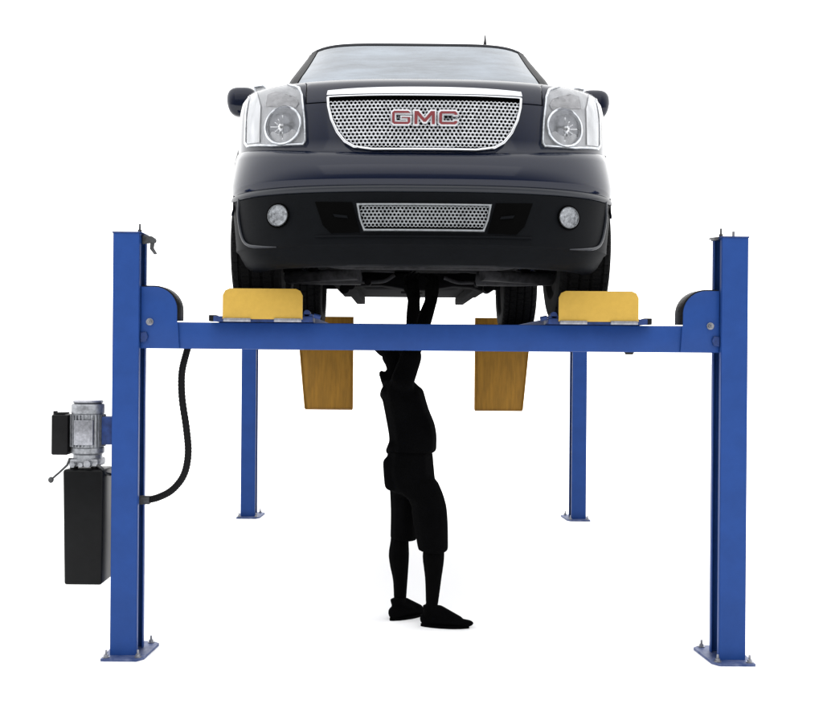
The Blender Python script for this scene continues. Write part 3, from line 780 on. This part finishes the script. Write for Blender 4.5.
# wheels
def wheel(s, fa):
    x = s * .876; hw = .140
    c = V(x, fa, TR); bm = BM()
    prof = [(.235, -hw * .78), (.27, -hw * .95), (.33, -hw), (.372, -hw * .94), (.386, -hw * .86)]
    for gx in (-.62, -.2, .2, .62):
        prof += [(TR, (gx - .045) * hw - .004), (TR - .009, (gx - .03) * hw), (TR - .009, (gx + .03) * hw), (TR, (gx + .045) * hw + .004)]
    prof += [(.386, hw * .86), (.372, hw * .94), (.33, hw), (.27, hw * .95), (.235, hw * .78)]
    n = 288; rings = []
    for r_, h in prof:
        ring = []
        for k in range(n):
            a = 2 * math.pi * k / n; rr = r_
            if r_ > .380 and (k + int(abs(h) * 60)) % 6 == 0: rr = r_ - .007
            ring.append(bm.verts.new(c + Vector((h, rr * math.cos(a), rr * math.sin(a)))))
        rings.append(ring)
    for p_, q_ in zip(rings, rings[1:]):
        for k in range(n): bm.faces.new((p_[k], p_[(k + 1) % n], q_[(k + 1) % n], q_[k]))
    bm.faces.new(rings[0]); bm.faces.new(rings[-1])
    w = obj('wheel', bm, M['tyre'], suv, ang=25)
    bm = BM(); lathe(bm, [(.05, s * .09), (.06, s * .105), (.09, s * .085), (.20, s * .07), (.225, s * .10), (.24, s * .105), (.24, -s * .08), (.21, -s * .09), (.20, s * .03), (.05, s * .02)], c, 'X', 48)
    rm = obj('rim', bm, M['rim'], w)
    bm = BM()
    for k in range(6):
        m4 = Matrix.Translation(c) @ Matrix.Rotation(math.pi / 3 * k, 4, 'X')
        box(bm, *sorted((s * .085, s * .118)), -.028, .028, .04, .225, .008, m4)
    obj('spokes', bm, M['rim'], w)
for s in (-1, 1):
    for fa in (FA, RA): wheel(s, fa)
# underbody
bm = BM(); box(bm, CX - .62, CX + .62, Y0 + .25, Y0 + 4.95, Z0 + .33, Z0 + .369, .01); und = obj('underbody', bm, M['chassis'], suv)
for s in (-1, 1):
    bm = BM(); box(bm, CX + s * .46 - .04, CX + s * .46 + .04, Y0 + .35, Y0 + 4.9, Z0 + .26, Z0 + .329, .01); obj('frame_rail', bm, M['chassis'], und)
    bm = BM()   # lower control arm and strut
    tube(bm, [V(s * .34, FA + .15, .25), V(s * .55, FA + .08, .235), V(s * .74, FA, .24)], [.045, .035, .04], 14)
    tube(bm, [V(s * .34, FA - .22, .25), V(s * .58, FA - .10, .235), V(s * .74, FA, .24)], [.04, .03, .04], 14)
    obj('control_arm', bm, M['chassisgrey'], und)
    bm = BM(); tube(bm, [V(s * .30, FA - .10, .30), V(s * .72, FA - .14, .30)], .014, 10); obj('tie_rod', bm, M['chassisgrey'], und)
    bm = BM(); z_ = .26; pts = []
    for k in range(90):
        a = k * .42; pts.append(V(s * .60 + .055 * math.cos(a), FA + .055 * math.sin(a), .27 + k * .0032))
    tube(bm, pts, .009, 6); obj('coil_spring', bm, M['chassisgrey'], und)
    bm = BM(); cyl(bm, V(s * .60, FA, .235), V(s * .60, FA, .55), .025, n=14); obj('damper', bm, M['chassis'], und)
    bm = BM(); cyl(bm, V(s * .66, FA, TR), V(s * .80, FA, TR), .13, n=28); obj('brake_hub', bm, M['chassis'], und)
bm = BM(); tube(bm, spline([V(-.66, FA - .28, .31), V(-.58, FA - .42, .27), V(-.45, FA - .45, .235), V(-.30, FA - .45, .23), V(.30, FA - .45, .23), V(.45, FA - .45, .235), V(.58, FA - .42, .27), V(.66, FA - .28, .31)], 8), .016, 10)
for v in bm.verts:
    v.co.z += .035
obj('sway_bar', bm, M['chassisgrey'], und)
bm = BM()       # main crossmember behind the hands, curved lower edge
pts = [(-.47, .30), (-.47, .215), (-.43, .19), (-.40, .215), (-.34, .222), (-.22, .225), (-.05, .20), (.05, .195), (.22, .222), (.34, .215), (.40, .19), (.47, .20), (.47, .30)]
b2 = BM(); prism(b2, [(CX + x, Z0 + z) for x, z in pts], Y0 + 1.42, Y0 + 1.60, .01); merge(bm, b2)
obj('crossmember', bm, M['chassis'], und)
bm = BM(); box(bm, CX - .40, CX - .12, Y0 + .60, Y0 + .86, Z0 + .272, Z0 + .31, .012); box(bm, CX + .22, CX + .40, Y0 + .60, Y0 + .86, Z0 + .272, Z0 + .31, .012); obj('skid_plate', bm, M['chassis'], und)
for s, x0, x1 in ((-1, -.42, -.14), (1, .16, .44)):
    bm = BM(); tube(bm, spline([V(x0, 1.37, .27), V(x0 + .08, 1.38, .245), V((x0 + x1) / 2, 1.38, .243), V(x1 - .06, 1.38, .250), V(x1, 1.37, .285)], 6), .012, 10); obj('exhaust_pipe', bm, M['chassisgrey'], und)
    bm = BM(); tube(bm, [V(x0 + .02, 1.36, .31), V(x1, 1.36, .305)], .009, 10); obj('brake_line', bm, M['chassisgrey'], und)
bm = BM(); box(bm, CX - .36, CX - .02, Y0 + 1.7, Y0 + 2.1, Z0 + .225, Z0 + .33, .04); box(bm, CX + .02, CX + .30, Y0 + 2.0, Y0 + 2.6, Z0 + .245, Z0 + .33, .03); obj('transmission', bm, M['chassis'], und)
bm = BM(); cyl(bm, V(-.74, RA, TR), V(.74, RA, TR), .05, n=20); cyl(bm, V(-.09, RA, TR), V(.09, RA, TR), .085, n=24); obj('rear_axle', bm, M['chassis'], und)
bm = BM(); tube(bm, spline([V(.30, 1.6, .31), V(.32, 2.4, .30), V(.35, 3.2, .32), V(.40, 3.9, .42), V(.5, 4.9, .42)], 8), .03, 12); obj('exhaust', bm, M['chassis'], und)
for (x, f, z, r_) in ((-.44, 1.34, .195, .03), (-.40, 1.33, .215, .025), (.42, 1.34, .205, .028), (-.30, 1.34, .235, .02), (.36, 1.34, .235, .02)):
    bm = BM(); cyl(bm, V(x, f - .04, z), V(x, f + .09, z), r_, n=14); obj('bushing', bm, M['chassis'], und)

# ================================================================== PERSON
def ell(c, r, rot=None):
    return (Vector(c), Vector(r) if not isinstance(r, (int, float)) else Vector((r, r, r)))
def hull(bm, items):
    b = BM()
    for c, r in items:
        c = Vector(c); r = Vector((r, r, r)) if isinstance(r, (int, float)) else Vector(r)
        t = BM(); bmesh.ops.create_icosphere(t, subdivisions=2, radius=1)
        for v in t.verts: v.co = Vector((v.co.x * r.x, v.co.y * r.y, v.co.z * r.z)) + c
        merge(b, t)
    r_ = bmesh.ops.convex_hull(b, input=b.verts[:])
    junk = [g for g in set(r_['geom_interior'] + r_['geom_unused']) if isinstance(g, bmesh.types.BMVert)]
    bmesh.ops.delete(b, geom=junk, context='VERTS')
    merge(bm, b)
def chain(bm, items):
    if len(items) > 2:
        it = [(Vector(c), Vector((r, r, r)) if isinstance(r, (int, float)) else Vector(r)) for c, r in items]
        cs = spline([c for c, r in it], 4); rs = spline([r for c, r in it], 4); items = list(zip(cs, rs))
    for a, c in zip(items, items[1:]): hull(bm, [a, c])
def remeshed(bm, voxel, smooth=3):
    me = raw(bm); o = bpy.data.objects.new('r', me); COL.objects.link(o)
    md = o.modifiers.new('r', 'REMESH'); md.mode = 'VOXEL'; md.voxel_size = voxel
    sm = o.modifiers.new('s', 'SMOOTH'); sm.factor = .5; sm.iterations = smooth
    r = evaluated(o); bpy.data.objects.remove(o); return r
YP = 6.26; YN, YFAR = 6.17, 6.36
person = thing('person', 'black silhouetted person in shorts standing under the raised vehicle with both arms reaching up', 'person', (.1, YP, 0))
def P(px, py, y=YP): return K(px, py, y)
body = BM()
chain(body, [(P(411, 468), (.115, .155, .10)), (P(413, 447), (.118, .145, .09)), (P(411, 425), (.118, .145, .09)), (P(405, 402), (.112, .165, .09)), (P(400, 386), (.085, .17, .055))])
chain(body, [(P(398, 380), .062), (P(395, 364), .056), (P(391, 356), .056)])                   # neck
# head tilted back, face up and forward
hc = P(389, 341); up = Vector((-.62, 0, .78)); fw = Vector((.78, 0, .62))
hull(body, [(hc + up * .030 - fw * .012, (.084, .074, .084)), (hc - up * .045 + fw * .028, (.06, .056, .06)), (hc - up * .078 + fw * .058, .030)])
hull(body, [(hc + fw * .092 - up * .002, .008), (hc + fw * .112 - up * .030, .012), (hc + fw * .085 - up * .034, .018)])    # nose
for s in (-1, 1):
    hull(body, [(hc + Vector((0, s * .074, 0)) + up * .012 - fw * .01, .010), (hc + Vector((0, s * .080, 0)) - up * .022 - fw * .005, .009), (hc + Vector((0, s * .086, 0)) + up * .012 - fw * .022, .007)])
    hull(body, [(hc + Vector((0, s * .012, 0)) + fw * .080 + up * .024, .009), (hc + Vector((0, s * .045, 0)) + fw * .066 + up * .024, .009)])  # brow
    hull(body, [(hc + Vector((0, s * .03, 0)) + fw * .068 + up * .004, .013), (hc + Vector((0, s * .032, 0)) + fw * .068 + up * .004, .013)])      # eyelid
hull(body, [(hc + Vector((0, -.024, 0)) + fw * .076 - up * .060, .008), (hc + Vector((0, .024, 0)) + fw * .076 - up * .060, .008), (hc + fw * .088 - up * .060, .008)])
def arm(sh, el, wr):
    chain(body, [(sh, .058), (sh.lerp(el, .5), .048), (el, .040)]); chain(body, [(el, .040), (el.lerp(wr, .45), .044), (wr, .037)])
armN = (P(403, 380, 6.12), P(420, 333, 6.12), P(430.5, 301, 6.20)); armF = (P(402, 379, 6.40), P(412.5, 333, 6.36), P(413.5, 298, 6.30))
arm(*armN); arm(*armF)
def hand(wr, tip, palm_n, thumb_dir):
    """wr wrist, tip rough fingertip position, palm_n direction the palm faces"""
    d = (tip - wr).normalized(); n = (palm_n - d * palm_n.dot(d)).normalized(); w = d.cross(n).normalized()
    if w.dot(thumb_dir) < 0: w = -w
    for k in (-1, 0, 1):
        hull(body, [(wr + w * k * .018, .026), (wr + d * .088 + w * k * .033, .020)])
    L = (.074, .084, .078, .060)
    for i in range(4):
        base = wr + d * .088 + w * (.036 - i * .0245)
        sp = (d + w * (.16 - .11 * i)).normalized()
        b1 = base + sp * L[i] * .5; b2 = b1 + (sp * .86 + n * .5).normalized() * L[i] * .30; b3 = b2 + (sp * .35 + n * .93).normalized() * L[i] * .26
        chain(body, [(base, .0115), (b1, .0102), (b2, .0094), (b3, .0082)])
    tb = wr + d * .030 + w * .026; t1 = tb + (w * .72 + d * .66 + n * .25).normalized() * .042; t2 = t1 + (w * .25 + d * .85 + n * .45).normalized() * .036
    chain(body, [(tb, .017), (t1, .0125), (t2, .010)])
hand(armF[2], P(408, 266, 6.28), Vector((.35, -.6, .3)), Vector((-1, -.3, 0)))
hand(armN[2], P(433.5, 268, 6.20), Vector((-.5, .5, .2)), Vector((1, -.2, 0)))
# legs
chain(body, [(P(414, 472, 6.19), (.095, .085, .09)), (P(426, 505, 6.18), .076), (P(435, 538, YN), .058), (P(435, 556, YN), (.066, .058, .06)), (P(435, 578, YN), .050), (P(434, 602, YN), .038)])
chain(body, [(P(408, 472, 6.34), (.095, .085, .09)), (P(404, 505, 6.35), .076), (P(401.5, 536, YFAR), .057), (P(400.5, 556, YFAR), (.064, .056, .06)), (P(402, 578, YFAR), .047), (P(402, 600, YFAR), .038)])
chain(body, [(P(434, 604, YN), .036), (P(432, 615, YN), .035), (P(455, 619, YN), .026)])
chain(body, [(P(402, 601, YFAR), .036), (P(400, 610, YFAR), .034), (P(412, 611, YFAR + .08), .026)])
bo = obj('body', remeshed(body, .0062, 2), M['skin'], person, ang=180)
# shirt
sh = BM()
chain(sh, [(P(412, 450), (.138, .165, .03)), (P(412.5, 436), (.142, .165, .06)), (P(408, 416), (.136, .165, .07)), (P(403, 396), (.128, .185, .06)), (P(399.5, 384), (.098, .185, .045))])
for a in (armN, armF): chain(sh, [(a[0], .072), (a[0].lerp(a[1], .5), .064)])
chain(sh, [(P(397, 376), .068), (P(397, 371), .064)])
hull(sh, [(P(381.5, 373), .020), (P(387, 382), .035)])
chain(sh, [(P(408, 392), (.10, .16, .05)), (P(416, 412), (.085, .15, .06)), (P(424.5, 430), (.075, .14, .06)), (P(425, 449), (.075, .14, .03))])
for (px, py, rr) in ((391, 446, .028), (384, 390, .026)): hull(sh, [(P(px + 1.5, py, 6.18), rr), (P(px - .5, py + 5, 6.26), rr)])
obj('shirt', remeshed(sh, .011, 12), M['cloth'], person, ang=180)
so = BM()
chain(so, [(P(411, 452), (.138, .165, .03)), (P(410.5, 470), (.152, .168, .07)), (P(414, 487), (.14, .16, .05))])
chain(so, [(P(419, 486, 6.19), (.13, .10, .07)), (P(429, 500, 6.18), (.105, .095, .05)), (P(431, 515, 6.18), (.108, .095, .05)), (P(434.5, 548, YN), (.092, .09, .035))])
chain(so, [(P(405, 486, 6.34), (.09, .10, .07)), (P(405, 512, 6.35), (.082, .095, .05)), (P(405, 538, YFAR), (.083, .085, .035))])
hull(so, [(P(390, 463, 6.2), .04), (P(392.5, 484, 6.2), .045)])
b_ = remeshed(so, .011, 7)
# clip hems flat
t = BM(); t.from_mesh(b_)
bmesh.ops.bisect_plane(t, geom=t.verts[:] + t.edges[:] + t.faces[:], plane_co=P(434, 550, YN), plane_no=(-.10, .12, -1), clear_outer=True)
bmesh.ops.holes_fill(t, edges=[e for e in t.edges if e.is_boundary], sides=0)
obj('shorts', t, M['cloth'], person, ang=60)
ha = BM(); hull(ha, [(hc + up * .040 - fw * .022, (.087, .079, .087)), (hc - up * .02 - fw * .045, (.055, .066, .055))])
obj('hair', remeshed(ha, .009, 2), M['cloth'], person, ang=180)
def shoe(ankle_px, y, yaw, L):
    bm = BM(); base = Vector((0, 0, 0)); s = BM()
    hull(s, [((-.075, 0, .045), (.035, .034, .04)), ((-.03, 0, .05), (.045, .038, .045))])
    hull(s, [((-.06, 0, .04), (.045, .036, .035)), ((.08, 0, .034), (.05, .044, .026)), ((L - .13, 0, .028), (.035, .038, .018))])
    hull(s, [((-.035, 0, .085), (.046, .040, .035)), ((.045, 0, .062), (.04, .038, .022))])
    hull(s, [((-.045, 0, .118), (.050, .042, .012)), ((-.04, 0, .09), (.046, .040, .02))])
    hull(s, [((.0, 0, .112), (.03, .028, .014)), ((.07, 0, .076), (.03, .028, .012)), ((.11, 0, .055), (.03, .03, .012))])
    me = remeshed(s, .007, 2); me.transform(Matrix.Translation((ankle_px, y, 0)) @ Matrix.Rotation(yaw, 4, 'Z'))
    sh_ = obj('shoe', me, M['cloth'], person, ang=180)
    so_ = BM(); n = 36; lo = []; hi = []
    for k in range(n):
        a = 2 * math.pi * k / n; cx_ = -.0 + (L / 2 - .008) * math.cos(a); wy = .041 * (1 + .12 * math.cos(a)) * math.sin(a) * (1 - .12 * math.cos(2 * a))
        x = cx_ + (L / 2 - .112)
        lo.append(so_.verts.new((x, wy, 0.0))); hi.append(so_.verts.new((x, wy, .016)))
    so_.faces.new(lo[::-1]); so_.faces.new(hi)
    for k in range(n): so_.faces.new((lo[k], lo[(k + 1) % n], hi[(k + 1) % n], hi[k]))
    so_.transform(Matrix.Translation((ankle_px, y, 0)) @ Matrix.Rotation(yaw, 4, 'Z'))
    obj('sole', so_, M['skin'], sh_)
shoe(P(434, 0, YN).x + .038, YN, R(-8), .30)
shoe(P(402, 0, YFAR).x + .022, YFAR, R(38), .27)
